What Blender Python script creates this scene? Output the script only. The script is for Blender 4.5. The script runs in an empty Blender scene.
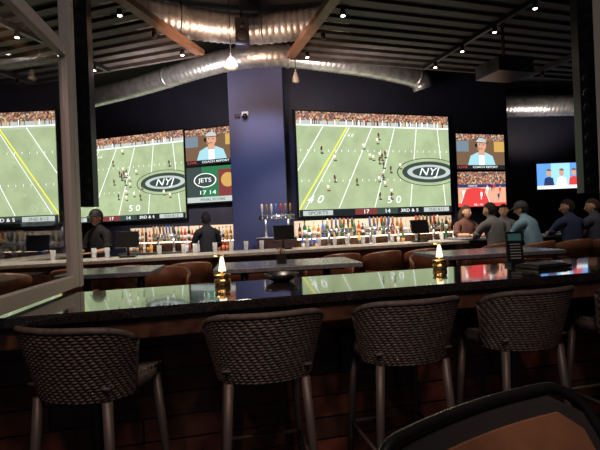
import bpy, math, random
from mathutils import Vector, Matrix
random.seed(7)
S=bpy.context.scene
S.view_settings.view_transform='Standard'
S.view_settings.look='None'
S.view_settings.exposure=0.3

# ---------------------------------------------------------------- materials
MC={}
def mat(name,col,rough=.5,metal=0,emit=0,ecol=None,noise=0,nscale=20,bump=0,coat=0,alpha=1,trans=0):
    if name in MC: return MC[name]
    m=bpy.data.materials.new(name); m.use_nodes=True
    nt=m.node_tree; b=nt.nodes['Principled BSDF']
    b.inputs['Base Color'].default_value=(*col,1)
    b.inputs['Roughness'].default_value=rough
    b.inputs['Metallic'].default_value=metal
    b.inputs['Coat Weight'].default_value=coat
    b.inputs['Alpha'].default_value=alpha
    b.inputs['Transmission Weight'].default_value=trans
    if emit:
        b.inputs['Emission Color'].default_value=(*(ecol or col),1)
        b.inputs['Emission Strength'].default_value=emit
    if noise or bump:
        tc=nt.nodes.new('ShaderNodeTexCoord'); n=nt.nodes.new('ShaderNodeTexNoise')
        n.inputs['Scale'].default_value=nscale; n.inputs['Detail'].default_value=4
        nt.links.new(tc.outputs['Object'],n.inputs['Vector'])
        if noise:
            r=nt.nodes.new('ShaderNodeValToRGB')
            r.color_ramp.elements[0].position=.3; r.color_ramp.elements[1].position=.7
            r.color_ramp.elements[0].color=(*[c*(1-noise) for c in col],1)
            r.color_ramp.elements[1].color=(*[min(1,c*(1+noise)) for c in col],1)
            nt.links.new(n.outputs['Fac'],r.inputs['Fac'])
            nt.links.new(r.outputs['Color'],b.inputs['Base Color'])
            if emit and not ecol: nt.links.new(r.outputs['Color'],b.inputs['Emission Color'])
        if bump:
            bp=nt.nodes.new('ShaderNodeBump'); bp.inputs['Strength'].default_value=bump; bp.inputs['Distance'].default_value=.01
            nt.links.new(n.outputs['Fac'],bp.inputs['Height']); nt.links.new(bp.outputs['Normal'],b.inputs['Normal'])
    MC[name]=m; return m

EB=1.5
def emi(name,col,s=1.0,noise=0,nscale=20):
    if name in MC: return MC[name]
    if name.startswith('screen') or name.startswith('crowd'): s*=EB
    m=mat(name,(0,0,0),rough=.4)
    nt=m.node_tree; b=nt.nodes['Principled BSDF']
    b.inputs['Specular IOR Level'].default_value=.1
    b.inputs['Emission Color'].default_value=(*col,1); b.inputs['Emission Strength'].default_value=s
    if noise:
        tc=nt.nodes.new('ShaderNodeTexCoord'); n=nt.nodes.new('ShaderNodeTexNoise')
        n.inputs['Scale'].default_value=nscale; n.inputs['Detail'].default_value=5
        r=nt.nodes.new('ShaderNodeValToRGB')
        r.color_ramp.elements[0].position=.3; r.color_ramp.elements[1].position=.7
        r.color_ramp.elements[0].color=(*[c*(1-noise) for c in col],1)
        r.color_ramp.elements[1].color=(*[c*(1+noise) for c in col],1)
        nt.links.new(tc.outputs['Object'],n.inputs['Vector']); nt.links.new(n.outputs['Fac'],r.inputs['Fac'])
        nt.links.new(r.outputs['Color'],b.inputs['Emission Color'])
    return m

def crowd_mat():
    m=emi('crowd_pixels',(.3,.1,.05),.8)
    nt=m.node_tree; b=nt.nodes['Principled BSDF']
    tc=nt.nodes.new('ShaderNodeTexCoord'); v=nt.nodes.new('ShaderNodeTexVoronoi'); v.inputs['Scale'].default_value=34
    sep=nt.nodes.new('ShaderNodeSeparateColor'); r=nt.nodes.new('ShaderNodeValToRGB'); r.color_ramp.interpolation='CONSTANT'
    cols=[(.05,.03,.02),(.30,.09,.05),(.5,.4,.28),(.2,.11,.07),(.5,.25,.12),(.1,.1,.12),(.33,.13,.1)]
    e=r.color_ramp.elements
    e[0].position=0; e[0].color=(*cols[0],1); e[1].position=1/7; e[1].color=(*cols[1],1)
    for i in range(2,7):
        x=e.new(i/7); x.color=(*cols[i],1)
    nt.links.new(tc.outputs['Object'],v.inputs['Vector']); nt.links.new(v.outputs['Color'],sep.inputs['Color'])
    nt.links.new(sep.outputs[0],r.inputs['Fac']); nt.links.new(r.outputs['Color'],b.inputs['Emission Color'])
    return m

def plank_mat(name,c1,c2,mortar,scale,rough,bw=.5,rh=.12,coat=0,vec_rot=(math.pi/2,0,0)):
    m=mat(name,c1,rough=rough,coat=coat)
    nt=m.node_tree; b=nt.nodes['Principled BSDF']
    tc=nt.nodes.new('ShaderNodeTexCoord'); mp=nt.nodes.new('ShaderNodeMapping'); br=nt.nodes.new('ShaderNodeTexBrick')
    mp.inputs['Rotation'].default_value=vec_rot
    br.inputs['Color1'].default_value=(*c1,1); br.inputs['Color2'].default_value=(*c2,1); br.inputs['Mortar'].default_value=(*mortar,1)
    br.inputs['Scale'].default_value=scale; br.inputs['Mortar Size'].default_value=.006
    br.inputs['Brick Width'].default_value=bw; br.inputs['Row Height'].default_value=rh
    n=nt.nodes.new('ShaderNodeTexNoise'); n.inputs['Scale'].default_value=6; n.inputs['Detail'].default_value=6
    mx=nt.nodes.new('ShaderNodeMix'); mx.data_type='RGBA'; mx.blend_type='MULTIPLY'; mx.inputs[0].default_value=.8
    cr=nt.nodes.new('ShaderNodeValToRGB'); cr.color_ramp.elements[0].position=.3; cr.color_ramp.elements[1].position=.65
    cr.color_ramp.elements[0].color=(.25,.2,.2,1); cr.color_ramp.elements[1].color=(1.3,1.2,1.1,1)
    nt.links.new(tc.outputs['Object'],mp.inputs['Vector']); nt.links.new(mp.outputs[0],br.inputs['Vector'])
    nt.links.new(tc.outputs['Object'],n.inputs['Vector']); nt.links.new(n.outputs['Fac'],cr.inputs['Fac'])
    nt.links.new(br.outputs['Color'],mx.inputs[6]); nt.links.new(cr.outputs['Color'],mx.inputs[7])
    nt.links.new(mx.outputs[2],b.inputs['Base Color'])
    bp=nt.nodes.new('ShaderNodeBump'); bp.inputs['Strength'].default_value=.3; bp.inputs['Distance'].default_value=.02
    nt.links.new(n.outputs['Fac'],bp.inputs['Height']); nt.links.new(bp.outputs['Normal'],b.inputs['Normal'])
    return m

# ---------------------------------------------------------------- mesh builder
class MB:
    def __init__(s): s.v=[];s.f=[];s.m=[];s.s=[];s.mats=[]
    def mi(s,m):
        if m not in s.mats: s.mats.append(m)
        return s.mats.index(m)
    def add(s,vs,fs,m,sm=False,M=None):
        o=len(s.v); i=s.mi(m)
        for p in vs:
            p=Vector(p)
            if M is not None: p=M@p
            s.v.append(p)
        for f in fs:
            s.f.append([a+o for a in f]); s.m.append(i); s.s.append(sm)
    def box(s,c,sz,m,rz=0,M=None):
        x,y,z=[a/2 for a in sz]
        R=Matrix.Translation(c)@Matrix.Rotation(rz,4,'Z')
        if M is not None: R=M@R
        vs=[(i*x,j*y,k*z) for i in(-1,1) for j in(-1,1) for k in(-1,1)]
        s.add(vs,[(0,1,3,2),(4,6,7,5),(0,4,5,1),(2,3,7,6),(0,2,6,4),(1,5,7,3)],m,False,R)
    def slab(s,p,q,th,z0,z1,m):
        p=Vector((p[0],p[1],0));q=Vector((q[0],q[1],0)); d=(q-p).normalized(); n=Vector((-d.y,d.x,0))*th
        a=[p,q,q+n,p+n]
        vs=[(t.x,t.y,z0) for t in a]+[(t.x,t.y,z1) for t in a]
        s.add(vs,[(3,2,1,0),(4,5,6,7),(0,1,5,4),(1,2,6,5),(2,3,7,6),(3,0,4,7)],m)
    def tube(s,pts,r,m,n=10,caps=True,closed=False,M=None,sm=True):
        pts=[Vector(p) for p in pts]; N=len(pts)
        rs=r if isinstance(r,(list,tuple)) else [r]*N
        T=[]
        for i in range(N):
            if closed: t=pts[(i+1)%N]-pts[i-1]
            else: t=pts[min(i+1,N-1)]-pts[max(i-1,0)]
            T.append(t.normalized() if t.length>1e-9 else Vector((0,0,1)))
        up=Vector((0,0,1)) if abs(T[0].z)<.9 else Vector((1,0,0))
        a=T[0].cross(up).normalized(); vs=[]
        for i in range(N):
            a=(a-T[i]*a.dot(T[i])).normalized(); b=T[i].cross(a)
            for k in range(n):
                an=2*math.pi*k/n
                vs.append(pts[i]+(a*math.cos(an)+b*math.sin(an))*rs[i])
        fs=[]
        for i in range(N if closed else N-1):
            j=(i+1)%N
            for k in range(n):
                fs.append((i*n+k,i*n+(k+1)%n,j*n+(k+1)%n,j*n+k))
        if caps and not closed:
            fs.append(tuple(range(n))[::-1]); fs.append(tuple((N-1)*n+k for k in range(n)))
        s.add(vs,fs,m,sm,M)
    def cyl(s,p,q,r,m,n=16,r2=None,M=None): s.tube([p,q],[r,r if r2 is None else r2],m,n,M=M)
    def lathe(s,c,prof,m,n=16,M=None):
        vs=[];c=Vector(c)
        for r,z in prof:
            for k in range(n):
                a=2*math.pi*k/n; vs.append(c+Vector((r*math.cos(a),r*math.sin(a),z)))
        fs=[(i*n+k,i*n+(k+1)%n,(i+1)*n+(k+1)%n,(i+1)*n+k) for i in range(len(prof)-1) for k in range(n)]
        fs.append(tuple(range(n))[::-1]); fs.append(tuple((len(prof)-1)*n+k for k in range(n)))
        s.add(vs,fs,m,True,M)
    def ell(s,c,r,m,nu=16,nv=12,filt=None,M=None,warp=None):
        vs=[];c=Vector(c)
        for i in range(nv+1):
            t=math.pi*i/nv
            for k in range(nu):
                a=2*math.pi*k/nu
                p=Vector((math.sin(t)*math.cos(a),math.sin(t)*math.sin(a),math.cos(t)))
                if warp: p=warp(p)
                vs.append(c+Vector((p.x*r[0],p.y*r[1],p.z*r[2])))
        fs=[]
        for i in range(nv):
            for k in range(nu):
                q=(i*nu+k,(i+1)*nu+k,(i+1)*nu+(k+1)%nu,i*nu+(k+1)%nu)
                if filt:
                    cc=sum((vs[j] for j in q),Vector())/4-c
                    if not filt(cc.x/r[0],cc.y/r[1],cc.z/r[2]): continue
                fs.append(q)
        s.add(vs,fs,m,True,M)
    def build(s,name,loc=(0,0,0),rz=0,bevel=0,parent=None):
        me=bpy.data.meshes.new(name); me.from_pydata([tuple(p) for p in s.v],[],s.f)
        for m in s.mats: me.materials.append(m)
        me.polygons.foreach_set('material_index',s.m); me.polygons.foreach_set('use_smooth',s.s); me.update()
        o=bpy.data.objects.new(name,me); S.collection.objects.link(o); o.location=loc; o.rotation_euler=(0,0,rz)
        if bevel:
            b=o.modifiers.new('Bevel','BEVEL'); b.width=bevel; b.segments=2; b.limit_method='ANGLE'
        if parent: o.parent=parent
        return o
def inst(o,name,loc,rz,sc=1):
    c=bpy.data.objects.new(name,o.data); S.collection.objects.link(c); c.location=loc; c.rotation_euler=(0,0,rz); c.scale=(sc,)*3
    return c

# ---------------------------------------------------------------- palette
navy=mat('navy_wall_paint',(.016,.017,.038),.6,noise=.2,nscale=3)
slate=mat('slate_blue_column_paint',(.065,.075,.165),.55,noise=.08,nscale=2)
black=mat('black_paint',(.006,.006,.007),.5)
blackm=mat('black_metal',(.012,.012,.013),.35,metal=.3)
bplast=mat('black_plastic',(.01,.01,.011),.3)
granite=mat('black_polished_granite',(.02,.018,.018),.08,noise=.6,nscale=90,coat=.5)
greytop=mat('grey_stone_top',(.22,.23,.27),.2,noise=.25,nscale=30)
bartop=mat('bar_top_stone',(.5,.47,.43),.25,noise=.2,nscale=25)
woodd=mat('dark_walnut',(.085,.04,.025),.35,noise=.5,nscale=12)
leather=mat('brown_leather',(.16,.06,.03),.4,noise=.25,nscale=15,bump=.1)
frameg=mat('grey_aluminium_frame',(.5,.47,.45),.5,metal=.1)
steel=mat('stainless_steel',(.6,.6,.6),.3,metal=.9)
brass=mat('brass',(.75,.5,.2),.25,metal=1)
wick=mat('wicker_strand',(.10,.082,.074),.6,noise=.35,nscale=30)
wickd=mat('wicker_inner',(.06,.048,.044),.8)
legm=mat('chair_leg_bronze_metal',(.12,.10,.092),.45,metal=.3)
white=mat('white_plastic',(.6,.6,.6),.4)
slat=mat('ceiling_slat_wood',(.05,.038,.036),.6,noise=.35,nscale=6)
trimw=mat('ceiling_trim_wood',(.2,.11,.075),.5,noise=.2,nscale=6)
bulb=emi('warm_bulb',(1,.88,.72),14)
floor_m=plank_mat('dark_floor_tile',(.03,.024,.022),(.045,.034,.03),(.01,.01,.01),1,.3,bw=.6,rh=.6,vec_rot=(0,0,0))
panel_m=plank_mat('reclaimed_wood_panel',(.28,.085,.055),(.08,.045,.036),(.014,.01,.008),1,.2,bw=.9,rh=.13,coat=.6)
ceil_m=mat('black_ceiling',(.008,.008,.009),.8,noise=.3,nscale=4)

def duct_mat():
    m=mat('galvanised_spiral_duct',(.62,.58,.55),.36,metal=.85)
    nt=m.node_tree;b=nt.nodes['Principled BSDF']
    tc=nt.nodes.new('ShaderNodeTexCoord'); n=nt.nodes.new('ShaderNodeTexNoise'); n.inputs['Scale'].default_value=7; n.inputs['Detail'].default_value=6
    r=nt.nodes.new('ShaderNodeValToRGB'); r.color_ramp.elements[0].position=.3; r.color_ramp.elements[1].position=.7; r.color_ramp.elements[0].color=(.4,.4,.42,1); r.color_ramp.elements[1].color=(.75,.74,.74,1)
    nt.links.new(tc.outputs['Object'],n.inputs['Vector']); nt.links.new(n.outputs['Fac'],r.inputs['Fac']); nt.links.new(r.outputs['Color'],b.inputs['Base Color'])
    return m
duct_m=duct_mat()

# ---------------------------------------------------------------- room shell
def simple(name,fn,bevel=0):
    b=MB(); fn(b); return b.build(name,bevel=bevel)
H=5.0
simple('floor',lambda b:b.box((.75,5,-.05),(17.6,16.6,.1),floor_m))
simple('ceiling',lambda b:b.box((.75,5,H+.05),(17.6,16.6,.1),ceil_m))
simple('wall_back_left',lambda b:b.slab((-8,12.45),(-1.29,10.37),.15,0,H,navy))
simple('wall_back_right',lambda b:b.slab((-.22,9.0),(5.0,10.66),.15,0,H,navy))
simple('wall_recess_side',lambda b:b.slab((4.85,12.85),(4.85,10.8),.15,0,H,navy))
simple('wall_recess_back',lambda b:b.slab((4.85,12.85),(9.4,12.85),.15,0,H,navy))
simple('wall_right',lambda b:b.slab((9.4,13),(9.4,-3),.15,0,H,navy))
simple('wall_left',lambda b:b.slab((-8,-3),(-8,12.5),.15,0,H,navy))
simple('wall_left_partition',lambda b:b.slab((-8,8.5),(-4.42,8.5),.12,0,H,navy))
simple('column',lambda b:b.box((-.75,9.5,H/2),(1.04,1.9,H),slate,rz=0),bevel=.01)

# ---------------------------------------------------------------- screens
def text_tris(txt):
    cu=bpy.data.curves.new('t','FONT'); cu.body=txt; cu.align_x='CENTER'; cu.align_y='CENTER'
    o=bpy.data.objects.new('t',cu); S.collection.objects.link(o)
    dg=bpy.context.evaluated_depsgraph_get(); me=bpy.data.meshes.new_from_object(o.evaluated_get(dg))
    vs=[(v.co.x,v.co.y) for v in me.vertices]; fs=[list(p.vertices) for p in me.polygons]
    bpy.data.objects.remove(o); bpy.data.curves.remove(cu); bpy.data.meshes.remove(me)
    return vs,fs
class Scr:
    def __init__(s,L,R,z0,z1,frame=.03,depth=.06):
        s.L=Vector((L[0],L[1],0));s.R=Vector((R[0],R[1],0));s.z0=z0;s.z1=z1;s.b=MB();s.l=0
        d=(s.R-s.L).normalized(); s.n=Vector((d.y,-d.x,0)); s.d=d; s.W=(s.R-s.L).length
        c=(s.L+s.R)/2 - s.n*(depth/2+.002); c.z=(z0+z1)/2
        s.b.box(c,(s.W+2*frame,depth,z1-z0+2*frame),bplast,rz=math.atan2(d.y,d.x))
    def P(s,u,v,k):
        p=s.L.lerp(s.R,u)+s.n*(.001+.0012*k); p.z=s.z0+(s.z1-s.z0)*v; return p
    def clip(s,pts,lo=(0,0),hi=(1,1)):
        for ax,val,sg in((0,lo[0],1),(0,hi[0],-1),(1,lo[1],1),(1,hi[1],-1)):
            out=[]
            for i in range(len(pts)):
                a=pts[i-1];c=pts[i]; da=sg*(a[ax]-val);dc=sg*(c[ax]-val)
                if da*dc<0:
                    t=da/(da-dc); out.append((a[0]+(c[0]-a[0])*t,a[1]+(c[1]-a[1])*t))
                if dc>=0: out.append(c)
            pts=out
            if not pts: break
        return pts
    def poly(s,pts,m,k):
        pts=s.clip(pts)
        if len(pts)<3: return
        s.b.add([s.P(u,v,k) for u,v in pts],[tuple(range(len(pts)))],m)
    def rect(s,u0,v0,u1,v1,m,k): s.poly([(u0,v0),(u1,v0),(u1,v1),(u0,v1)],m,k)
    def line(s,a,c,w,m,k):
        dx,dy=c[0]-a[0],(c[1]-a[1])*.56; l=math.hypot(dx,dy) or 1; nx,ny=-dy/l*w,dx/l*w/.56
        s.poly([(a[0]-nx,a[1]-ny),(c[0]-nx,c[1]-ny),(c[0]+nx,c[1]+ny),(a[0]+nx,a[1]+ny)],m,k)
    def ell(s,cx,cy,rx,ry,m,k,n=28,a0=0,a1=2*math.pi):
        s.poly([(cx+rx*math.cos(a0+(a1-a0)*i/n),cy+ry*math.sin(a0+(a1-a0)*i/n)) for i in range(n)],m,k)
    def text(s,t,cx,cy,sx,sy,m,k,shear=0):
        vs,fs=text_tris(t)
        vs=[(cx+(x+shear*y)*sx,cy+y*sy) for x,y in vs]
        if any(not(0<=u<=1 and 0<=v<=1) for u,v in vs): return
        s.b.add([s.P(u,v,k) for u,v in vs],fs,m)
grass=emi('screen_grass',(.235,.29,.165),1.15,noise=.13,nscale=3)
wht=emi('screen_white',(.70,.74,.72),1.1); yel=emi('screen_yellow',(.7,.66,.04),1.0)
dkg=emi('screen_dark_green',(.03,.045,.04),1); blk=emi('screen_black',(.01,.012,.015),1); grey=emi('screen_grey',(.34,.38,.36),1)
red=emi('screen_red',(.5,.04,.04),1); gold=emi('screen_gold',(.4,.25,.07),1); bur=emi('screen_burgundy',(.14,.03,.03),1)
sknE=emi('screen_skin',(.45,.24,.16),1); blu=emi('screen_blue',(.09,.25,.6),1.0); teal=emi('screen_teal',(.25,.45,.5),1); brn=emi('screen_brown',(.12,.07,.04),1)
crowd=crowd_mat(); navyE=emi('screen_navy',(.02,.03,.1),1); court=emi('screen_court',(.55,.28,.18),1)

def football(s,flip=False,seed=1):
    rnd=random.Random(seed)
    X=(lambda u:1-u) if flip else (lambda u:u)
    s.rect(0,0,1,1,grass,0)
    s.rect(0,.915,1,1,crowd,1); s.rect(0,.875,1,.915,grey,1); s.rect(0,.865,1,.877,wht,2)
    for i in range(60):
        u=rnd.random(); s.rect(u,.88,u+.006,.93,rnd.choice([bur,blk,brn,gold,wht]),3)
    for ut,ub,m,w in[(.16,-.14,wht,.0022),(.31,.0,yel,.0035),(.325,.035,wht,.0018),(.47,.24,wht,.0022),(.62,.47,wht,.0022),(.77,.71,wht,.0022),(.92,.96,wht,.0022),(.0,-.5,wht,.0022)]:
        s.line((X(ut),.86),(X(ub),.07),w,m,1)
    for r in (.62,.33):
        for i in range(24):
            u=i/24+.02; s.rect(X(u),r,X(u)+.003,r+.02,wht,2) if not flip else s.rect(X(u)-.003,r,X(u),r+.02,wht,2)
    cx,cy=X(.85),.42
    s.ell(cx,cy,.225,.145,dkg,3); s.ell(cx,cy,.218,.138,grass,4); s.ell(cx,cy,.19,.11,dkg,5); s.ell(cx,cy,.155,.075,grey,6)
    s.ell(cx,cy,.12,.052,dkg,7)
    if not flip: s.text('NYJ',cx,cy,.085,.11,wht,8,.3)
    if not flip:
        s.text('4 0',.1,.16,.075,.10,wht,3,.35); s.text('5 0',.6,.14,.075,.10,wht,3,.1); s.text('4 0',.33,.78,.03,.04,wht,3,.3)
    for i in range(24):
        if i<18: u=.52+rnd.gauss(0,.045); v=.48+rnd.gauss(0,.15)
        else: u=rnd.uniform(.12,.92); v=rnd.uniform(.2,.8)
        u=X(u); v=min(.8,max(.15,v)); h=.065
        A,B=(wht,gold) if i%2 else (bur,blk)
        k=9
        s.ell(u+.004,v-.002,.012,.008,dkg,k,8)
        s.rect(u-.003,v,u-.0005,v+h*.45,B,k+1); s.rect(u+.001,v,u+.004,v+h*.45,B,k+1)
        s.poly([(u-.005,v+h*.4),(u+.005,v+h*.4),(u+.008,v+h*.8),(u-.008,v+h*.8)],A,k+2)
        s.ell(u+rnd.uniform(-.003,.003),v+h*.88,.0045,.011,B,k+3,8)
    s.rect(0,0,1,.065,blk,13); s.rect(.02,.008,.2,.055,grey,14); s.rect(.34,.005,.48,.06,bur,14); s.rect(.48,.005,.62,.06,dkg,14); s.rect(.8,.01,.98,.055,grey,14)
    s.text('SPORTS',.11,.03,.035,.045,blk,15); s.text('17',.41,.03,.04,.055,wht,15); s.text('14',.55,.03,.04,.055,wht,15)
    s.text('3RD & 5',.7,.03,.035,.045,wht,15); s.text('2ND 8:12',.89,.03,.028,.04,blk,15)
def coach(s,seed=3):
    s.rect(0,0,1,1,brn,0); s.rect(0,.82,1,1,crowd,1); s.rect(0,.5,.25,.8,emi('screen_slate',(.12,.16,.2),1),2); s.rect(.78,.5,1,.8,gold,2); s.rect(0,0,1,.12,blk,4)
    s.poly([(.22,.12),(.8,.12),(.74,.38),(.6,.48),(.42,.48),(.28,.38)],teal,5); s.poly([(.45,.12),(.57,.12),(.56,.46),(.46,.46)],wht,6)
    s.poly([(.44,.4),(.58,.4),(.57,.55),(.45,.55)],sknE,7)
    s.ell(.51,.68,.1,.17,sknE,8); s.ell(.51,.76,.108,.13,grey,9,20,0,math.pi); s.rect(.4,.745,.66,.765,blk,10)
    s.ell(.47,.7,.012,.015,blk,11,8); s.ell(.55,.7,.012,.015,blk,11,8); s.ell(.51,.58,.03,.012,bur,11,8)
    s.ell(.4,.68,.03,.06,blk,12,12); s.line((.4,.66),(.47,.56),.006,blk,13)
    s.text('LIVE',.12,.06,.1,.09,red,6); s.text('COACH REPORT',.58,.06,.07,.08,wht,6)
def scorecard(s):
    s.rect(0,0,1,1,dkg,0); s.rect(.3,0,1,1,emi('screen_mid_green',(.02,.12,.05),1),1); s.ell(.36,.62,.22,.2,wht,2); s.ell(.36,.62,.2,.18,dkg,3)
    s.text('JETS',.36,.62,.14,.17,wht,4); s.rect(.62,.15,1,.9,bur,2); s.text('17 14',.4,.27,.15,.16,wht,4); s.ell(.8,.6,.13,.2,gold,3); s.rect(0,0,1,.15,grey,5); s.text('FINAL SCORE',.5,.07,.08,.1,blk,6)
def basketball(s):
    s.rect(0,0,1,1,court,0); s.rect(0,.62,1,1,crowd,1); s.rect(0,.55,1,.64,navyE,2); s.text('ARENA',.3,.595,.06,.06,wht,3)
    s.poly([(.05,.1),(.65,.1),(.55,.48),(.15,.48)],red,1); s.line((.65,.1),(.55,.48),.005,wht,2); s.line((.05,.1),(.15,.48),.005,wht,2); s.ell(.35,.48,.18,.06,red,1)
    rnd=random.Random(5)
    for i in range(8):
        u=rnd.uniform(.08,.92); v=rnd.uniform(.12,.45); A=[wht,red,navyE][i%3]
        s.rect(u-.012,v,u-.002,v+.1,A,4); s.rect(u+.004,v,u+.014,v+.1,sknE,4); s.poly([(u-.016,v+.09),(u+.018,v+.09),(u+.024,v+.2),(u-.022,v+.2)],A,5); s.ell(u,v+.23,.013,.03,sknE,6,10)
    s.rect(0,0,1,.1,red,7); s.text('98 - 91   4TH',.5,.05,.07,.08,wht,8)
def news(s):
    s.rect(0,0,1,1,blu,0); s.rect(.3,.0,.7,1,emi('screen_cyan',(.25,.5,.7),1.0),1)
    for cx,A in((.25,navyE),(.52,wht),(.78,red)):
        s.poly([(cx-.12,0),(cx+.12,0),(cx+.09,.42),(cx,.48),(cx-.09,.42)],A,2); s.ell(cx,.62,.05,.13,sknE,3); s.ell(cx,.7,.055,.09,brn,4,16,0,math.pi)
    s.rect(0,0,1,.13,wht,5); s.text('MORNING NEWS',.5,.065,.07,.09,navyE,6)

s=Scr((0,8.98),(3.39,10.05),1.58,3.70); football(s); s.b.build('reflected_screen')
s=Scr((-6.15,11.79),(-2.70,10.72),1.70,3.80); football(s,seed=4); s.b.build('reflected_screen')
s=Scr((-7.9,8.42),(-4.5,8.42),1.66,3.74); football(s,flip=True,seed=6); s.b.build('reflected_screen')  # mirrored screen added in place of a reflection in the casement glass
s=Scr((-2.64,10.68),(-1.36,10.28),2.93,3.76); coach(s); s.b.build('television')
s=Scr((-2.64,10.68),(-1.36,10.28),2.04,2.87); scorecard(s); s.b.build('television')
s=Scr((3.58,10.11),(4.83,10.505),2.53,3.33); coach(s); s.b.build('television')
s=Scr((3.58,10.11),(4.83,10.505),1.68,2.47); basketball(s); s.b.build('television')
s=Scr((6.78,12.78),(8.12,12.78),2.16,2.88); news(s); s.b.build('television')

# ---------------------------------------------------------------- near counter (slanted row)
k=.24; ang=math.atan(k)
def ctr(x,off): return (x,2.25+k*x+off)
def ncounter(b):
    b.slab(ctr(-3.2,0),ctr(4.2,0),.76,1.02,1.07,granite)
    b.slab(ctr(-3.2,.03),ctr(4.2,.03),.03,.92,1.018,woodd)
    b.slab(ctr(-3.2,.43),ctr(4.2,.43),.14,0,1.018,panel_m)
simple('bar_counter',ncounter,bevel=.006)

def wicker_chair():
    b=MB()
    def R(t,z):
        a=t*math.radians(88)
        rx=.222+.058*z; ry=.19+.03*z
        return Vector((rx*math.sin(a)*1.0,-.02-ry*abs(math.cos(a))**.8-.05*z,.70+ (z)*(.325-.07*abs(t)**4)))
    rows=24;nst=44;seg=nst*2
    n1=24;vs=[];fs=[]
    for j in range(9):
        for i in range(n1+1): vs.append(R(-1+2*i/n1,j/8))
    for j in range(8):
        for i in range(n1):
            a=j*(n1+1)+i; fs.append((a,a+1,a+n1+2,a+n1+1))
    b.add(vs,fs,wickd,True)
    for j in range(rows):
        z=(j+.5)/rows; pts=[]
        for i in range(seg+1):
            t=-1+2*i/seg; p=R(t,z); n=Vector((math.sin(t*1.5),-math.cos(t*1.5),0))
            ph=(i+ (j%4))%4
            pts.append(p+n*(.0045+(.0028 if ph<2 else -.0028)))
        b.tube(pts,.0068,wick,5)
    for i in range(nst//2+1):
        t=-1+4*i/nst
        b.tube([R(t,z/6)+Vector((math.sin(t*1.5),-math.cos(t*1.5),0))*.004 for z in range(7)],.005,wick,5)
    b.tube([R(-1+2*i/30,1)for i in range(31)],.015,wick,8)
    b.tube([R(-1,z/4) for z in range(5)],.014,wick,8); b.tube([R(1,z/4) for z in range(5)],.014,wick,8)
    N=32
    prof=[(0,.70),(.9,.695),(1,.71),(1,.745),(.93,.762),(.5,.757),(0,.752)]
    vs=[];
    for r,z in prof:
        for q in range(N):
            a=2*math.pi*q/N; cx=math.copysign(abs(math.cos(a))**.6,math.cos(a)); sy=math.copysign(abs(math.sin(a))**.6,math.sin(a))
            vs.append(Vector((.225*r*cx,.02+.225*r*sy,z)))
    fs=[(i*N+q,i*N+(q+1)%N,(i+1)*N+(q+1)%N,(i+1)*N+q) for i in range(len(prof)-1) for q in range(N)]
    b.add(vs,fs,wick,True)
    for j in range(14):
        y=-.18+.03*j; b.tube([(-.21+.42*i/12,y,.763+.004*math.sin(i*math.pi+j*math.pi)) for i in range(13)],.009,wick,5)
    F={}
    for sx in(-1,1):
        for sy in(-1,1):
            p=Vector((sx*.18,.02+sy*.18,.70)); q=Vector((sx*.225,.02+sy*.225,0)); b.tube([p,p.lerp(q,.5),q],[.023,.02,.016],legm,10)
            F[sx,sy]=p.lerp(q,.62)
    for a,c in(((-1,-1),(1,-1)),((1,-1),(1,1)),((1,1),(-1,1)),((-1,1),(-1,-1))): b.cyl(F[a],F[c],.011,legm,8)
    return b
wc=wicker_chair().build('wicker_bar_chair',(-.21,2.25+k*-.21+.07,0),ang-.05)
for x,off,r in((-.98,.10,ang-.5),(.51,.075,ang+.0),(1.2,.075,ang+.05),(1.98,.07,ang),(-1.85,.07,ang)):
    inst(wc,'wicker_bar_chair',(x,2.25+k*x+off,0),r)

# ---------------------------------------------------------------- casement window at left and frames
glass=mat('window_glass',(.02,.02,.02),.02)
nt=glass.node_tree; out=nt.nodes['Material Output']
tr=nt.nodes.new('ShaderNodeBsdfTransparent'); tr.inputs[0].default_value=(.98,.98,.98,1); gl=nt.nodes.new('ShaderNodeBsdfGlossy'); gl.inputs['Roughness'].default_value=.02
ms=nt.nodes.new('ShaderNodeMixShader'); ms.inputs[0].default_value=.07
nt.links.new(tr.outputs[0],ms.inputs[1]); nt.links.new(gl.outputs[0],ms.inputs[2]); nt.links.new(ms.outputs[0],out.inputs[0])
def casement(b):
    p=Vector((-1.44,2.86,0)); q=Vector((-1.22,1.25,0)); L=(q-p).length; a=math.atan2(q.y-p.y,q.x-p.x); M=Matrix.Translation((p.x,p.y,0))@Matrix.Rotation(a,4,'Z')
    z0,z1=1.085,2.60;w=.075
    b.box((w/2,0,(z0+z1)/2),(w,.05,z1-z0),frameg,M=M); b.box((L-w/2,0,(z0+z1)/2),(w,.05,z1-z0),frameg,M=M)
    b.box((L/2,0,z0+w/2),(L-2*w,.05,w),frameg,M=M); b.box((L/2,0,z1-w/2),(L-2*w,.05,w),frameg,M=M)
    b.box((L/2,0,(z0+z1)/2),(L-2*w,.008,z1-z0-2*w),glass,M=M)
    b.box((w*.6,-.035,1.8),(.02,.03,.12),blackm,M=M)
simple('window_1',casement,bevel=.004)
def jambs(b):
    b.box((-1.475,2.94,1.075+1.96),(.07,.1,3.92),frameg,rz=ang)
    b.box((2.25,3.24,1.075+1.96),(.1,.1,3.92),frameg,rz=ang)
simple('trim_window_jambs',jambs,bevel=.004)
def colspk(name,x,y,z0,w):
    b=MB(); b.box((0,0,(z0+4.4)/2),(w,.12,4.4-z0),bplast)
    for i in range(18): b.cyl((0,-.06,z0+.1+i*.15),(0,-.066,z0+.1+i*.15),w*.36,black,12)
    b.cyl((0,0,4.4),(0,0,5.0),.012,blackm,8)
    b.build(name,(x,y,0),0,bevel=.006)
colspk('hanging_column_speaker',-2.14,4.6,1.69,.14); colspk('hanging_column_speaker',2.96,4.6,1.63,.16)

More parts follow.
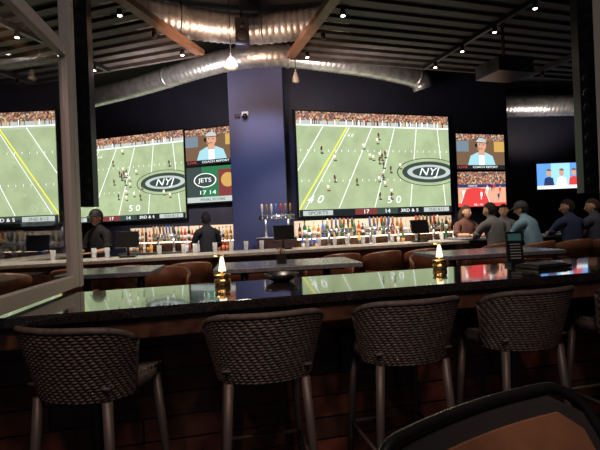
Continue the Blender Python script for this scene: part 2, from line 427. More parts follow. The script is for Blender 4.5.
# ---------------------------------------------------------------- main bar
kb=.25; ab=math.atan(kb)
def by(x): return 6.3+kb*x
def mainbar(b):
    b.slab((-4.6,by(-4.6)),(2.6,by(2.6)),.72,1.03,1.075,bartop)
    b.slab((-4.6,by(-4.6)+.3),(2.6,by(2.6)+.3),.38,0,1.03,woodd)
    for i in range(14):
        x=-4.2+i*.5; b.box((x,by(x)+.29,.52),(.05,.03,.9),black,rz=ab)
    b.slab((-4.6,8.3),(-4.6,by(-4.6)+.75),.6,1.03,1.075,bartop); b.slab((-4.5,8.3),(-4.5,by(-4.6)+.75),.4,0,1.03,woodd)
simple('main_bar',mainbar,bevel=.006)
led=emi('warm_led_strip',(1,.78,.55),5)
def backbar(p,q):
    b=MB()
    b.slab(p,q,.5,.0,.88,woodd); b.slab(p,q,.5,.88,.92,steel)
    p2=Vector((*p,0));q2=Vector((*q,0)); d=(q2-p2).normalized(); n=Vector((-d.y,d.x,0))
    a=p2+n*.30;c=q2+n*.30; b.slab(a[:2],c[:2],.2,.92,1.16,woodd)
    a=p2+n*.47;c=q2+n*.47; b.slab(a[:2],c[:2],.02,1.16,1.5,mat('back_bar_glow_panel',(.6,.5,.4),.4,emit=.35,ecol=(1,.75,.5)))  # panel given its own warm glow to brighten the bottles
    for i in range(8):
        t=p2.lerp(q2,(i+.5)/8)-n*.01; b.box((t.x,t.y,.45),(.5,.02,.75),black,rz=math.atan2(d.y,d.x))
        b.box((t.x-n.x*.015,t.y-n.y*.015,.78),(.2,.02,.015),steel,rz=math.atan2(d.y,d.x))
    a=p2+n*.285;c=q2+n*.285; b.slab(a[:2],c[:2],.014,1.13,1.15,led)
    b.build('back_bar_cabinet')
backbar((.03,8.45),(3.5,9.54)); backbar((-4.3,10.6),(-1.5,9.73))
bcol=[mat('bottle_amber',(.4,.15,.03),.08,coat=1),mat('bottle_green',(.04,.17,.07),.08,coat=1),mat('bottle_clear',(.6,.62,.65),.06,coat=1),mat('bottle_red',(.45,.05,.03),.1,coat=1),mat('bottle_blue',(.07,.16,.5),.08,coat=1),mat('bottle_dark',(.04,.028,.02),.08,coat=1),mat('bottle_gold',(.65,.42,.12),.1,coat=1)]
labs=[mat('label_cream',(.7,.66,.55),.6),mat('label_white',(.8,.8,.8),.6),mat('label_orange',(.7,.3,.1),.6),mat('label_black',(.05,.05,.05),.6)]
def bottle(b,x,y,z,h,r,m,lb):
    b.lathe((x,y,z),[(r*.95,0),(r,.01),(r,h*.55),(r*.85,h*.64),(r*.38,h*.74),(r*.32,h*.93)],m,10)
    b.lathe((x,y,z),[(r*1.02,h*.16),(r*1.02,h*.44)],lb,10); b.lathe((x,y,z),[(r*.38,h*.92),(r*.38,h)],lb if random.random()<.4 else bcol[5],8)
def bottles(p,q,offs,name,skip=()):
    b=MB(); p=Vector((*p,0));q=Vector((*q,0)); d=(q-p).normalized(); n=Vector((-d.y,d.x,0)); L=(q-p).length
    for off,z in offs:
        x=.08
        while x<L-.08:
            if random.random()<.95:
                t=p+d*x+n*(off+random.uniform(-.01,.01))
                hit=off<.25 and any(abs(t.x-sx)<w for sx,w in skip)
                h,r,c,l=random.uniform(.24,.37),random.uniform(.032,.042),random.choice(bcol),random.choice(labs)
                if not hit: bottle(b,t.x,t.y,z+.002,h,r,c,l)
            x+=random.uniform(.085,.115)
    b.build(name)
bottles((.03,8.45),(3.5,9.54),((.22,.92),(.385,1.16)),'liquor_bottles',((.75,.38),(1.6,.38),(2.6,.38)))
bottles((-4.3,10.6),(-1.5,9.73),((.22,.92),(.385,1.16)),'liquor_bottles',((-3.1,.4),(-2.2,.3)))
glm=mat('drinking_glass',(.8,.85,.9),.03,alpha=.35)
POSX=(-.25,-2.35,1.9)
def glasses(b):
    for i in range(26):
        x=-3.3+i*.225+random.uniform(-.04,.04)
        if any(abs(x-px)<.3 for px in POSX): continue
        y=by(x)+random.uniform(.45,.62)
        b.lathe((x,y,1.076),[(.028,0),(.036,.14),(.034,.14),(.026,.01)],glm,12)
simple('pint_glasses',glasses)
def taps(name,loc,rz,n=8):
    b=MB(); w=n*.085
    for sx in(-1,1): b.cyl((sx*w*.35,0,0),(sx*w*.35,0,.34),.03,steel,14); b.lathe((sx*w*.35,0,0),[(.05,0),(.05,.015),(.03,.03)],steel,14)
    b.cyl((-w/2-.03,0,.36),(w/2+.03,0,.36),.042,steel,18)
    hc=[mat('tap_black',(.05,.05,.05),.3),mat('tap_red',(.5,.05,.03),.3),mat('tap_cream',(.7,.65,.5),.3),mat('tap_wood',(.3,.16,.08),.4),mat('tap_blue',(.08,.16,.45),.3)]
    for i in range(n):
        x=(-.5+(i+.5)/n)*w
        b.cyl((x,0,.36),(x,-.1,.36),.012,steel,10); b.cyl((x,-.09,.37),(x,-.11,.29),.01,steel,10,r2=.007)
        b.cyl((x,-.08,.37),(x,-.08,.42),.008,steel,8)
        b.tube([(x,-.08,.42),(x,-.083,.47),(x,-.087,.55),(x,-.09,.6)],[.011,.018,.023,.014],random.choice(hc),10)
    return b.build(name,loc,rz)
simple('tap_pedestal',lambda b:(b.box((-.42,8.2,.6),(.7,.4,1.2),woodd),b.box((-.42,8.2,1.21),(.74,.42,.02),steel)),bevel=.005)
taps('beer_tap_tower',(-.42,8.2,1.222),0,7)
for x in(.75,1.6,2.6): taps('beer_tap_tower',(x,8.57+.316*x,.922),.3,7)
taps('beer_tap_tower',(-3.1,10.35,.922),-.3,7)
def pos(loc,rz):
    b=MB(); b.box((0,0,.012),(.2,.18,.024),bplast); b.tube([(0,.03,.02),(0,.02,.12),(0,0,.2)],.018,bplast,10)
    M=Matrix.Translation((0,-.01,.24))@Matrix.Rotation(-.25,4,'X'); b.box((0,0,0),(.3,.03,.22),bplast,M=M); b.box((0,.017,0),(.27,.002,.19),emi('pos_display',(.3,.4,.5),1),M=M)
    b.build('point_of_sale_terminal',loc,rz,bevel=.004)
for x in POSX: pos((x,by(x)+.4,1.076),ab)
def register(b):
    b.box((0,0,.08),(.34,.26,.16),white); M=Matrix.Translation((0,.05,.3))@Matrix.Rotation(-.3,4,'X'); b.box((0,0,0),(.32,.04,.24),white,M=M); b.box((0,-.022,0),(.28,.003,.19),emi('register_display',(.35,.45,.55),1),M=M); b.cyl((0,.05,.14),(0,.05,.24),.03,white)
b=MB();register(b);b.build('cash_register',(-2.2,10.06,.922),-.3,bevel=.006)

def barrel():
    b=MB(); n=22
    def ring(t,r,z): a=math.radians(t); return Vector((r*math.sin(a),.0-r*math.cos(a),z))
    vs=[];fs=[]
    for i in range(n+1):
        t=-100+200*i/n; dz=.09*(abs(t)/100)**2
        for r,z in((.235,.74),(.265,.74),(.29,1.0-dz),(.275,1.02-dz),(.255,1.0-dz)): vs.append(ring(t,r,z))
    for i in range(n):
        for j in range(5): a=i*5+j;c=i*5+(j+1)%5; fs.append((a,c,c+5,a+5))
    fs.append(tuple(range(5))[::-1]); fs.append(tuple(n*5+j for j in range(5))); b.add(vs,fs,leather,True)
    b.lathe((0,0,.63),[(.2,0),(.24,.02),(.25,.06),(.24,.09),(.18,.10),(.01,.105)],leather,28)
    for sx in(-1,1):
        for sy in(-1,1): b.tube([(sx*.15,sy*.15,.65),(sx*.2,sy*.2,0)],[.02,.014],woodd,8)
    b.tube([(.195*math.cos(a*math.pi/12)*1.25,.195*math.sin(a*math.pi/12)*1.25,.28) for a in range(24)],.01,brass,8,closed=True)
    return b
bs=barrel().build('barrel_bar_stool',(-2.75,by(-2.75)-.12,0),ab)
for x in(-3.5,-2.1,-1.45,.55,1.15,1.8): inst(bs,'barrel_bar_stool',(x,by(x)-.12,0),ab+random.uniform(-.15,.15))
def hightable(name,loc,w,d,rz):
    b=MB(); b.box((0,0,1.05),(w,d,.04),greytop); b.box((0,0,1.02),(w*.8,d*.6,.03),blackm)
    for sx in(-1,1): b.cyl((sx*w*.3,0,.03),(sx*w*.3,0,1.02),.04,blackm,14); b.box((sx*w*.3,0,.015),(.12,d*.8,.03),blackm)
    return b.build(name,loc,rz,bevel=.006)
hightable('high_top_table',(-.15,4.25,0),1.3,.75,.12); hightable('high_top_table',(1.95,4.75,0),1.3,.75,.2); hightable('high_top_table',(-1.75,4.2,0),.8,.7,.12)
for x,y,r in((-.55,4.82,2.9),(.3,4.98,3.3),(-1.5,4.82,3.2),(1.6,5.4,3.2),(2.3,5.54,3.4)): inst(bs,'barrel_bar_stool',(x,y+.05,0),r)

def pcounter(b):
    b.slab((2.75,7.72),(6.4,8.1),.65,1.03,1.075,greytop); b.slab((2.85,8.02),(6.3,8.38),.1,0,1.03,woodd)
simple('patron_counter',pcounter,bevel=.006)

# ---------------------------------------------------------------- people
def skin_body(J,E,rad):
    names=list(J); idx={n:i for i,n in enumerate(names)}
    me=bpy.data.meshes.new('tmp'); me.from_pydata([tuple(J[n]) for n in names],[(idx[a],idx[c]) for a,c in E],[])
    o=bpy.data.objects.new('tmp',me); S.collection.objects.link(o); o.modifiers.new('Skin','SKIN')
    sv=me.skin_vertices[0].data
    for n in names:
        r=rad[n]; sv[idx[n]].radius=r if isinstance(r,tuple) else (r,r); sv[idx[n]].use_root=(n=='pelvis')
    ss=o.modifiers.new('Sub','SUBSURF'); ss.levels=2; ss.render_levels=2
    dg=bpy.context.evaluated_depsgraph_get(); r=bpy.data.meshes.new_from_object(o.evaluated_get(dg))
    vs=[v.co.copy() for v in r.vertices]; fs=[list(p.vertices) for p in r.polygons]
    bpy.data.objects.remove(o); bpy.data.meshes.remove(r); bpy.data.meshes.remove(me)
    return vs,fs
def segd(p,a,c):
    ab_=c-a; t=max(0,min(1,(p-a).dot(ab_)/max(1e-9,ab_.length_squared))); return (p-(a+ab_*t)).length
def hand(b,w,d,side,m):
    d=d.normalized(); up=Vector((0,0,1)); lat=d.cross(up).normalized(); nrm=lat.cross(d).normalized()
    M=Matrix((( lat.x,d.x,nrm.x,w.x),(lat.y,d.y,nrm.y,w.y),(lat.z,d.z,nrm.z,w.z),(0,0,0,1)))
    b.ell((0,.045,0),(.041,.055,.017),m,12,8,M=M)
    for i,(x,L) in enumerate(((-.030,.068),(-.010,.078),(.011,.072),(.030,.056))):
        y0=.082-abs(x+.005)*.3
        b.tube([(x,y0-.02,0),(x*1.1,y0+L*.4,.004),(x*1.15,y0+L*.75,-.012),(x*1.15,y0+L*.92,-.034)],[.0095,.009,.008,.006],m,7,M=M)
    s_=-side
    b.tube([(s_*.028,.015,0),(s_*.052,.045,-.004),(s_*.058,.075,-.012),(s_*.052,.095,-.018)],[.012,.011,.009,.007],m,7,M=M)
def person(name,loc,rz,sit,shirt,pants,skinc,hairc,cap=None,arms=None,scale=1,head_yaw=0,lean=0,long_hair=False,beard=False):
    sk=mat('skin',skinc,.5); sh=mat('shirt_'+str(shirt),shirt,.85,noise=.15,nscale=30,bump=.15); pa=mat('trousers_'+str(pants),pants,.8); ha=mat('hair_'+str(hairc),hairc,.9,noise=.5,nscale=90); so=mat('shoe',(.03,.03,.03),.5)
    dz=-.12 if sit else 0
    V=Vector; ly=lean
    J={'pelvis':V((0,0,.95)),'waist':V((0,.06*ly,1.10)),'chest':V((0,.25*ly,1.29)),'neckb':V((0,.42*ly,1.46)),'neck':V((0,.5*ly+.01,1.55)),'skull':V((0,.52*ly+.02,1.62))}
    for sd,n in((-1,'L'),(1,'R')):
        J['cl'+n]=V((sd*.09,.36*ly,1.42)); J['sh'+n]=V((sd*.185,.38*ly,1.405)); 
        if arms: e,w=arms[0 if sd<0 else 1]
        elif sit: e,w=(.26,.14+.3*ly,1.22),(.13,.38+.25*ly,1.235)
        else: e,w=(.23,.0,1.13),(.24,.16,.92)
        J['el'+n]=V((sd*e[0],e[1],e[2])); J['wr'+n]=V((sd*w[0],w[1],w[2]))
        J['hip'+n]=V((sd*.09,.0,.90))
        if sit: J['kn'+n]=V((sd*.13,.42,.92)); J['an'+n]=V((sd*.12,.38,.50)); J['to'+n]=V((sd*.13,.52,.44))
        else: J['kn'+n]=V((sd*.10,.02,.50)); J['an'+n]=V((sd*.10,-.02,.09)); J['to'+n]=V((sd*.12,.13,.04))
    E=[('pelvis','waist'),('waist','chest'),('chest','neckb'),('neckb','neck'),('neck','skull')]
    rad={'pelvis':(.16,.13),'waist':(.16,.13),'chest':(.185,.135),'neckb':(.11,.085),'neck':.056,'skull':.05}
    SG=[('pelvis','waist',sh),('waist','chest',sh),('chest','neckb',sh),('neck','skull',sk)]
    for n in'LR':
        E+=[('neckb','cl'+n),('cl'+n,'sh'+n),('sh'+n,'el'+n),('el'+n,'wr'+n),('pelvis','hip'+n),('hip'+n,'kn'+n),('kn'+n,'an'+n),('an'+n,'to'+n)]
        rad.update({'cl'+n:.09,'sh'+n:.082,'el'+n:.052,'wr'+n:.032,'hip'+n:.095,'kn'+n:.062,'an'+n:.042,'to'+n:.035})
        SG+=[('cl'+n,'sh'+n,sh),('sh'+n,'el'+n,sh),('el'+n,'wr'+n,sk),('pelvis','hip'+n,pa),('hip'+n,'kn'+n,pa),('kn'+n,'an'+n,pa),('an'+n,'to'+n,so)]
    vs,fs=skin_body(J,E,rad)
    b=MB(); groups={}
    for f in fs:
        c=sum((vs[i] for i in f),Vector())/len(f)
        m=min(SG,key=lambda g:segd(c,J[g[0]],J[g[1]])/((rad[g[0]][0] if isinstance(rad[g[0]],tuple) else rad[g[0]])+.02))[2]
        if m in(sh,pa) and abs(c.x)<.21 and c.y<.16 and c.z<1.12: m=pa if c.z<.985 else sh
        groups.setdefault(m.name,(m,[]))[1].append(f)
    o=len(b.v); b.v+=vs
    for m,fl in groups.values():
        i=b.mi(m)
        for f in fl: b.f.append([a+o for a in f]); b.m.append(i); b.s.append(True)
    b.tube([J['neck']+V((.062*math.cos(a*.5236),.062*math.sin(a*.5236)-.004,-.045-.012*math.sin(a*.5236))) for a in range(12)],.011,sh,8,closed=True)
    for n,sd in(('L',-1),('R',1)):
        hand(b,J['wr'+n],(J['wr'+n]-J['el'+n])*V((1,1,.4)),sd,sk)
        d=(J['el'+n]-J['sh'+n]).normalized(); e=J['el'+n]; b.tube([e-d*.09,e-d*.02],[.064,.062],sh,14)
    hc=J['skull']+V((0,.015,.035)); Mh=Matrix.Translation(hc)@Matrix.Rotation(head_yaw,4,'Z')@Matrix.Rotation(-lean*.4,4,'X')@Matrix.Scale(1.04,4)
    def warp(p):
        q=p.copy()
        if q.z<0: f=1-.28*(-q.z); q.x*=f; q.y=q.y*(1-.15*(-q.z))+.10*(-q.z)
        return q
    b.ell((0,0,0),(.077,.098,.12),sk,20,16,M=Mh,warp=warp)
    b.tube([(0,.094,.015),(0,.106,-.012),(0,.114,-.03),(0,.098,-.038)],[.007,.010,.014,.008],sk,8,M=Mh)
    ew=mat('eye_white',(.8,.8,.8),.2); ep=mat('eye_pupil',(.03,.015,.01),.1); lp=mat('lips',(.4,.15,.12),.5)
    for sx in(-1,1):
        b.ell((sx*.03,.084,.006),(.013,.009,.006),ew,8,6,M=Mh); b.ell((sx*.03,.092,.006),(.006,.004,.005),ep,8,6,M=Mh)
        b.tube([(sx*.045,.08,.024),(sx*.03,.09,.029),(sx*.014,.092,.025)],.0035,ha,6,M=Mh)
        b.ell((sx*.079,-.002,-.003),(.010,.02,.031),sk,8,8,M=Mh)
    b.ell((0,.093,-.06),(.023,.008,.008),lp,10,6,M=Mh)
    if beard: b.ell((0,.02,-.035),(.074,.088,.095),ha,18,12,filt=lambda x,y,z:z<-.15 and y>-.1 and not(abs(x)<.35 and z>-.45 and y>.5),M=Mh)
    b.ell((0,-.006,.012),(.088,.107,.124),ha,24,20,filt=lambda x,y,z:(z>.36+.12*y) or (y<-.05 and z>-.6-(.4 if long_hair else 0)) ,M=Mh)
    if long_hair: b.tube([(0,-.06,.03),(0,-.085,-.06),(0,-.085,-.15),(0,-.07,-.22)],[.07,.08,.07,.03],ha,12,M=Mh)
    if cap:
        cm=mat('cap_'+str(cap),cap,.7)
        b.ell((0,-.004,.028),(.096,.114,.118),cm,20,14,filt=lambda x,y,z:z>.0,M=Mh)
        n=10; vs=[];
        for i in range(n+1):
            a=math.radians(-62+124*i/n)
            for r,z in((1,.048),(1.0+.75*math.cos(a)**1.2,.03),(1.0+.75*math.cos(a)**1.2,.022),(1,.04)): vs.append((.09*math.sin(a)*(1 if r==1 else 1.02),.1*math.cos(a)*r,z))
        b.add(vs,[(i*4+j,i*4+(j+1)%4,i*4+4+(j+1)%4,i*4+4+j) for i in range(n) for j in range(4)],cm,True,M=Mh)
    ob=b.build(name,(loc[0],loc[1],(dz*scale)+loc[2]),rz); ob.scale=(scale,)*3; return ob
light_sk=(.55,.31,.21)
person('bartender',(-3.17,7.12,0),math.pi-.45,False,(.008,.008,.01),(.01,.01,.012),light_sk,(.02,.012,.01),cap=(.01,.01,.012),arms=(((.28,.1,1.15),(.16,.32,1.12)),((.28,.1,1.15),(.12,.34,1.1))),lean=.05,head_yaw=.15)
person('bartender',(-1.64,8.0,0),.5,False,(.008,.008,.012),(.01,.01,.012),light_sk,(.012,.008,.006),scale=.96,lean=.15,arms=(((.25,.12,1.15),(.18,.34,1.14)),((.25,.12,1.15),(.18,.36,1.12))))
P=[((3.16,8.64,0),math.pi+.2,(.12,.05,.04),(.04,.02,.012),None,.3,True,.05),
   ((3.22,7.36,0),.25,(.13,.13,.14),(.010,.007,.005),None,.5,False,.25),
   ((3.84,7.36,0),.45,(.14,.25,.34),(.010,.007,.005),(.012,.013,.016),.5,False,.4),
   ((4.53,7.50,0),.1,(.02,.03,.09),(.012,.008,.006),None,1.1,False,.12),
   ((5.02,7.60,0),.3,(.05,.055,.09),(.04,.022,.012),None,1.1,False,.1),
   ((4.0,8.85,0),math.pi-.3,(.15,.15,.17),(.012,.008,.006),None,-.3,False,.1)]
for loc,rz,shc,hr,cp,yaw,lh,ln in P:
    person('seated_patron',loc,rz,True,shc,(.03,.035,.05),light_sk,hr,cap=cp,head_yaw=yaw,long_hair=lh,lean=ln)
    inst(bs,'barrel_bar_stool',(loc[0],loc[1],0),rz)

# ---------------------------------------------------------------- ducts
def duct(name,pts,r,flex=False):
    b=MB(); P_=[Vector(p) for p in pts]
    out=[]
    ext=[P_[0]*2-P_[1]]+P_+[P_[-1]*2-P_[-2]]
    for i in range(1,len(ext)-2):
        a,c,d,e=ext[i-1:i+3]; n=max(6,int((d-c).length/.035))
        for j in range(n):
            t=j/n; out.append(.5*((2*c)+(-a+d)*t+(2*a-5*c+4*d-e)*t*t+(-a+3*c-3*d+e)*t**3))
    out.append(P_[-1])
    rs=[r*(1+(.055 if flex else .035)*(1 if (i%3==0) else 0)) for i in range(len(out))]
    b.tube(out,rs,duct_m,28)
    L=len(out)
    for f in(.02,.35,.65,.97):
        i=min(L-2,int(f*L)); t=(out[i+1]-out[i]).normalized(); b.tube([out[i]-t*.025,out[i]+t*.025],r*1.07,duct_m,28)
        b.cyl(out[i]+Vector((0,0,r)),(out[i].x,out[i].y,H),.008,blackm,6)
    b.build(name)
duct('spiral_air_duct',[(-5.2,10.2,4.35),(-3.2,9.2,4.38),(-1.3,8.12,4.42),(-.3,7.95,4.42),(.6,8.28,4.42),(1.6,8.75,4.40),(2.5,9.15,4.3),(2.62,9.2,4.1)],.19)
duct('spiral_air_duct',[(-3.0,6.3,4.72),(-1.95,6.9,4.66),(-.85,7.25,4.62),(.1,7.3,4.66),(.9,7.2,4.72)],.23,True)
duct('spiral_air_duct',[(5.1,11.6,4.25),(6.8,11.7,4.25),(8.8,11.9,4.25)],.26)

# ---------------------------------------------------------------- slatted ceiling clouds with track lights
def cloud(name,org,u,v,Lu,Lv,z):
    b=MB(); u=Vector((*u,0)).normalized(); v=Vector((*v,0)).normalized(); o=Vector((*org,z)); a=math.atan2(u.y,u.x)
    n=int(Lv/.26)
    for i in range(n):
        c=o+v*(.13+i*.26)+u*(Lu/2); b.box(c,(Lu,.13,.05),slat,rz=a)
    for f,w,m,dz in((0,.14,trimw,-.03),(.3,.06,blackm,-.05),(.58,.1,slat,-.05),(.85,.06,blackm,-.05)):
        c=o+u*(Lu*f)+v*(Lv/2)+Vector((0,0,dz)); b.box(c,(w,Lv,.08),m,rz=a)
    b.box(o+u*(Lu/2)+Vector((0,0,0)),(Lu,.06,.14),slat,rz=a)
    for f in(.02,.3,.58,.85):
        for g in range(7):
            c=o+u*(Lu*f)+v*(Lv*(g+.5)/7)
            b.cyl(c+Vector((0,0,-.09)),c+Vector((0,0,-.17)),.032,blackm,12,r2=.038)
            if (g+int(f*10))%2==0 or f==.3: b.cyl(c+Vector((0,0,-.171)),c+Vector((0,0,-.175)),.026,bulb,12)
    for f in(.1,.9):
        for g in(.1,.9):
            c=o+u*(Lu*f)+v*(Lv*g); b.cyl(c,(c.x,c.y,H),.01,blackm,6)
    b.build(name)
cloud('slatted_ceiling_panel',(-.05,7.6),(.954,.3),(.3,-.954),8.6,5.2,4.3)
cloud('slatted_ceiling_panel',(-1.5,7.3),(-.954,.3),(-.3,-.954),6.0,5.0,4.3)

def projector(loc,rz):
    b=MB(); b.box((0,0,0),(.62,.5,.2),bplast); b.cyl((.15,.25,0),(.15,.34,0),.07,blackm,20); b.cyl((.15,.335,0),(.15,.345,0),.055,mat('lens_glass',(.02,.03,.06),.03,coat=1),20)
    b.cyl((0,0,.1),(0,0,H-loc[2]),.025,blackm,12); b.box((0,0,.12),(.25,.25,.03),blackm)
    for i in range(6): b.box((-.312,-.15+i*.05,0),(.004,.02,.13),black)
    b.build('ceiling_projector',loc,rz,bevel=.02)
projector((3.15,6.75,3.62),.3)
def pendant(loc,top,r=.085):
    b=MB(); L=top-loc[2]
    b.cyl((0,0,.2),(0,0,L),.006,blackm,6); b.lathe((0,0,0),[(r*.98,0),(r,.01),(r*.9,.07),(r*.5,.14),(r*.2,.17),(r*.18,.22)],white,24)
    b.lathe((0,0,-.012),[(r*.7,0),(r*.85,.012)],white,20); b.build('pendant_speaker',loc)
pendant((-.93,6.7,3.80),4.98,.1); pendant((.03,7.72,3.88),4.98,.06)
def wspk(loc,rz,sz=(.22,.2,.34)):
    b=MB(); b.box((0,0,0),sz,bplast); b.cyl((0,-sz[1]/2,-.05),(0,-sz[1]/2-.008,-.05),.08,black,20); b.cyl((0,-sz[1]/2,.09),(0,-sz[1]/2-.008,.09),.03,black,16)
    b.cyl((0,0,sz[2]/2),(0,0,H-loc[2]),.015,blackm,8); b.build('hanging_speaker',loc,rz,bevel=.01)
wspk((-.74,6.6,4.25),.2,(.2,.2,.4))
def seccam(b):
    b.box((-.95,8.5,3.55),(.12,.1,.08),white); b.ell((-.95,8.42,3.5),(.05,.05,.05),blackm); b.box((-1.1,8.5,3.52),(.1,.08,.06),bplast)
simple('security_camera',seccam)

# ---------------------------------------------------------------- counter-top items
def lamp(x,off):
    p=ctr(x,off); b=MB()
    b.lathe((0,0,0),[(.045,0),(.05,.006),(.05,.03),(.044,.036),(.044,.05),(.05,.056),(.05,.065),(.01,.07)],brass,24)
    b.lathe((0,0,.07),[(.012,0),(.010,.04),(.02,.05)],brass,16)
    b.lathe((0,0,.085),[(.024,0),(.019,.03),(.013,.07),(.008,.088)],emi('candle_lamp_glow',(1,.8,.5),2.0),18)
    b.lathe((0,0,.175),[(.016,0),(.05,.003),(.05,.008),(.01,.014)],brass,20)
    b.build('table_lamp',(p[0],p[1],1.071))
    l=bpy.data.lights.new('table_lamp_light','POINT'); l.energy=1.6; l.color=(1,.7,.4); l.shadow_soft_size=.05
    o=bpy.data.objects.new('table_lamp_light',l); S.collection.objects.link(o); o.location=(p[0]-.09,p[1]-.04,1.25)
lamp(-.49,.64); lamp(.97,.68)
def menuholder(b):
    b.box((0,0,.012),(.12,.09,.024),bplast); M=Matrix.Rotation(-.08,4,'X')
    b.box((0,0,.13),(.12,.02,.22),bplast,M=M); b.box((0,-.0115,.2),(.1,.002,.05),mat('menu_teal',(.1,.35,.35),.5),M=M)
    for i in range(6): b.box((0,-.0115,.05+.02*i),(.08,.002,.005),white,M=M)
b=MB();menuholder(b);p=ctr(1.53,.6);b.build('menu_card_holder',(p[0],p[1],1.071),.1,bevel=.002)
def bowl(b): b.lathe((0,0,0),[(.05,0),(.09,.02),(.11,.05),(.104,.05),(.085,.024),(.01,.012)],bplast,24)
b=MB();bowl(b);p=ctr(-.13,.62);b.build('black_bowl',(p[0],p[1],1.071))
b=MB();b.box((0,0,.012),(.28,.2,.022),bplast);b.box((0,0,.026),(.24,.16,.008),black);p=ctr(1.62,.38);b.build('serving_tray',(p[0],p[1],1.071),.3,bevel=.004)
b=MB()
b.box((-.02,0,.045),(.09,.07,.09),bplast)
for i in range(4): b.lathe((-.045+.017*i,.0,.08),[(.007,0),(.007,.05),(.004,.06)],[white,bcol[3],bcol[6],steel][i],8)
b.build('condiment_caddy',(-.16,4.15,1.071),0)

# ---------------------------------------------------------------- patio lounge chair (black tube frame, brown back panel), bottom right
def patio_chair():
    b=MB(); u=Vector((.875,.484,0)); n=Vector((.484,-.875,0)); dn=(n*.52+Vector((0,0,-.85)))
    M0=Vector((.44,1.072,.95))
    def P(s_,t): return M0+u*s_+dn*t-n*(.055*(1-(s_/.4)**2))
    s0,s1,t0,t1,r=-.37,.35,0,.50,.10
    pts=[]
    def arc(cs,ct,a0,a1):
        for i in range(9):
            a=math.radians(a0+(a1-a0)*i/8); pts.append(P(cs+r*math.cos(a),ct-r*math.sin(a)))
    arc(s1-r,t0+r,0,90)
    for i in range(1,12): pts.append(P(s1-r+(s0+r-(s1-r))*i/12,t0))
    arc(s0+r,t0+r,90,180)
    pts=[P(s1,t1)]+pts+[P(s0,t1)]
    b.tube(pts,.016,blackm,12)
    def panel(s0,s1,t0,t1,th,m,rc=.05,ns=16,nt_=8):
        vs=[];N=ns+1
        for side in(0,1):
            for j in range(nt_+1):
                for i in range(N):
                    f=i/ns; t=t0+(t1-t0)*j/nt_
                    ins=rc*(1-math.sqrt(max(0,1-((rc-min(t-t0,rc))/rc)**2)))
                    a,c=s0+ins,s1-ins; vs.append(P(a+(c-a)*f,t)+n*(th*(side-.5)))
        o=(nt_+1)*N; fs=[]
        for j in range(nt_):
            for i in range(ns):
                q=j*N+i; fs.append((q,q+1,q+N+1,q+N)); fs.append((o+q,o+q+N,o+q+N+1,o+q+1))
        for i in range(ns): fs.append((i,o+i,o+i+1,i+1)); q=nt_*N+i; fs.append((q,q+1,o+q+1,o+q))
        for j in range(nt_): q=j*N; fs.append((q,q+N,o+q+N,o+q)); q=j*N+ns; fs.append((q,o+q,o+q+N,q+N))
        b.add(vs,fs,m,False)
    wood=mat('brown_teak_slab',(.22,.105,.055),.42,noise=.3,nscale=6)
    panel(-.29,.30,.06,.46,.02,wood)
    panel(-.35,.335,.015,.49,.006,mat('black_mesh_fabric',(.02,.02,.021),.6),rc=.09)
    c=M0+n*.50; a=math.atan2(u.y,u.x)
    b.box((c.x,c.y,.47),(.56,.50,.05),wood,rz=a)
    for su in(-1,1):
        f=c+u*(.31*su)+n*.24; r_=c+u*(.31*su)-n*.22
        top=P(s1 if su>0 else s0,t1)
        b.tube([top,(r_.x,r_.y,.46),(r_.x-n.x*.03,r_.y-n.y*.03,0)],.015,blackm,10)
        b.tube([(r_.x,r_.y,.46),(f.x,f.y,.46),(f.x+n.x*.02,f.y+n.y*.02,0)],.015,blackm,10)
    b.build('patio_lounge_chair')
patio_chair()

# ---------------------------------------------------------------- lights
def light(name,typ,loc,en,col,size=.2,tgt=None,spot=60,blend=.5,sy=None):
    l=bpy.data.lights.new(name,typ); l.energy=en; l.color=col
    if typ=='AREA':
        l.size=size
        if sy: l.shape='RECTANGLE'; l.size_y=sy
    else: l.shadow_soft_size=size
    if typ=='SPOT': l.spot_size=math.radians(spot); l.spot_blend=blend
    o=bpy.data.objects.new(name,l); S.collection.objects.link(o); o.location=loc
    if tgt is not None: o.rotation_euler=(Vector(tgt)-Vector(loc)).to_track_quat('-Z','Y').to_euler()
    return o
warm=(1,.84,.68)
light('bar_downlight','SPOT',(-2.8,5.9,4.1),300,warm,.08,(-3.1,6.8,.6),80)
light('bar_downlight','SPOT',(.0,6.8,4.1),260,warm,.08,(.2,7.3,0),90)
light('bar_downlight','SPOT',(2.0,7.2,4.1),170,warm,.08,(2.2,7.9,0),80)
light('bar_downlight','SPOT',(4.4,6.0,4.1),100,warm,.08,(4.2,7.6,.9),70)
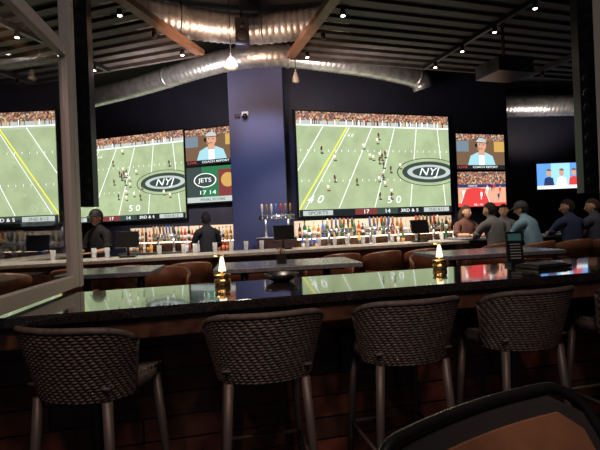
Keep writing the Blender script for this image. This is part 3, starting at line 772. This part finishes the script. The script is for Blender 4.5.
light('back_bar_downlight','SPOT',(1.6,7.6,4.1),520,warm,.15,(1.8,9.0,1.0),75)
light('back_bar_downlight','SPOT',(-2.9,8.6,4.1),520,warm,.15,(-2.9,10.2,1.0),75)
light('table_downlight','SPOT',(-.4,4.3,4.1),110,warm,.08,(-.4,4.4,0),80)
light('table_downlight','SPOT',(2.0,4.6,4.1),100,warm,.08,(2.0,4.7,0),80)
light('table_downlight','SPOT',(-2.2,4.8,4.1),90,warm,.08,(-2.2,5.0,0),80)
light('duct_fill','SPOT',(-2.4,7.4,3.2),150,(.95,.88,.84),.25,(-2.2,8.2,4.5),120)  # spots added near the ducts so the metal reads; no fixtures
light('duct_fill','SPOT',(-.9,6.0,3.4),150,(1,.6,.38),.25,(-.9,7.4,4.7),120)
light('duct_fill','SPOT',(1.0,7.4,3.3),80,(1,.85,.75),.25,(1.2,8.5,4.4),120)
light('duct_fill','SPOT',(6.6,10.6,3.2),80,(1,.85,.75),.25,(6.6,11.6,4.3),110)
light('column_fill','SPOT',(-.7,6.0,4.1),190,(.5,.6,1),.1,(-.75,8.5,2.2),60)  # blue spot added to brighten the column face; no fixture
light('patio_fill','AREA',(.2,.4,3.4),14,(1,.82,.72),1.2,(.4,2.3,.8))  # unseen fill lights added to brighten the chairs and counter front
light('patio_fill','SPOT',(-1.0,.6,2.9),36,(1,.6,.48),.1,(-.9,2.9,.5),80)
light('patio_fill','SPOT',(.9,.6,2.9),30,(1,.6,.48),.1,(.9,2.9,.4),80)

w=bpy.data.worlds.new('World'); S.world=w; w.use_nodes=True
w.node_tree.nodes['Background'].inputs[0].default_value=(.02,.022,.03,1); w.node_tree.nodes['Background'].inputs[1].default_value=1

# ---------------------------------------------------------------- camera
cd=bpy.data.cameras.new('camera'); cd.lens=27; cd.sensor_width=36; cd.clip_start=.02
co=bpy.data.objects.new('camera',cd); S.collection.objects.link(co)
t=.04; c,s_=math.cos(t),math.sin(t)
co.matrix_world=Matrix(((c,s_,0,0),(0,0,-1,0),(-s_,c,0,1.42),(0,0,0,1)))
S.camera=co
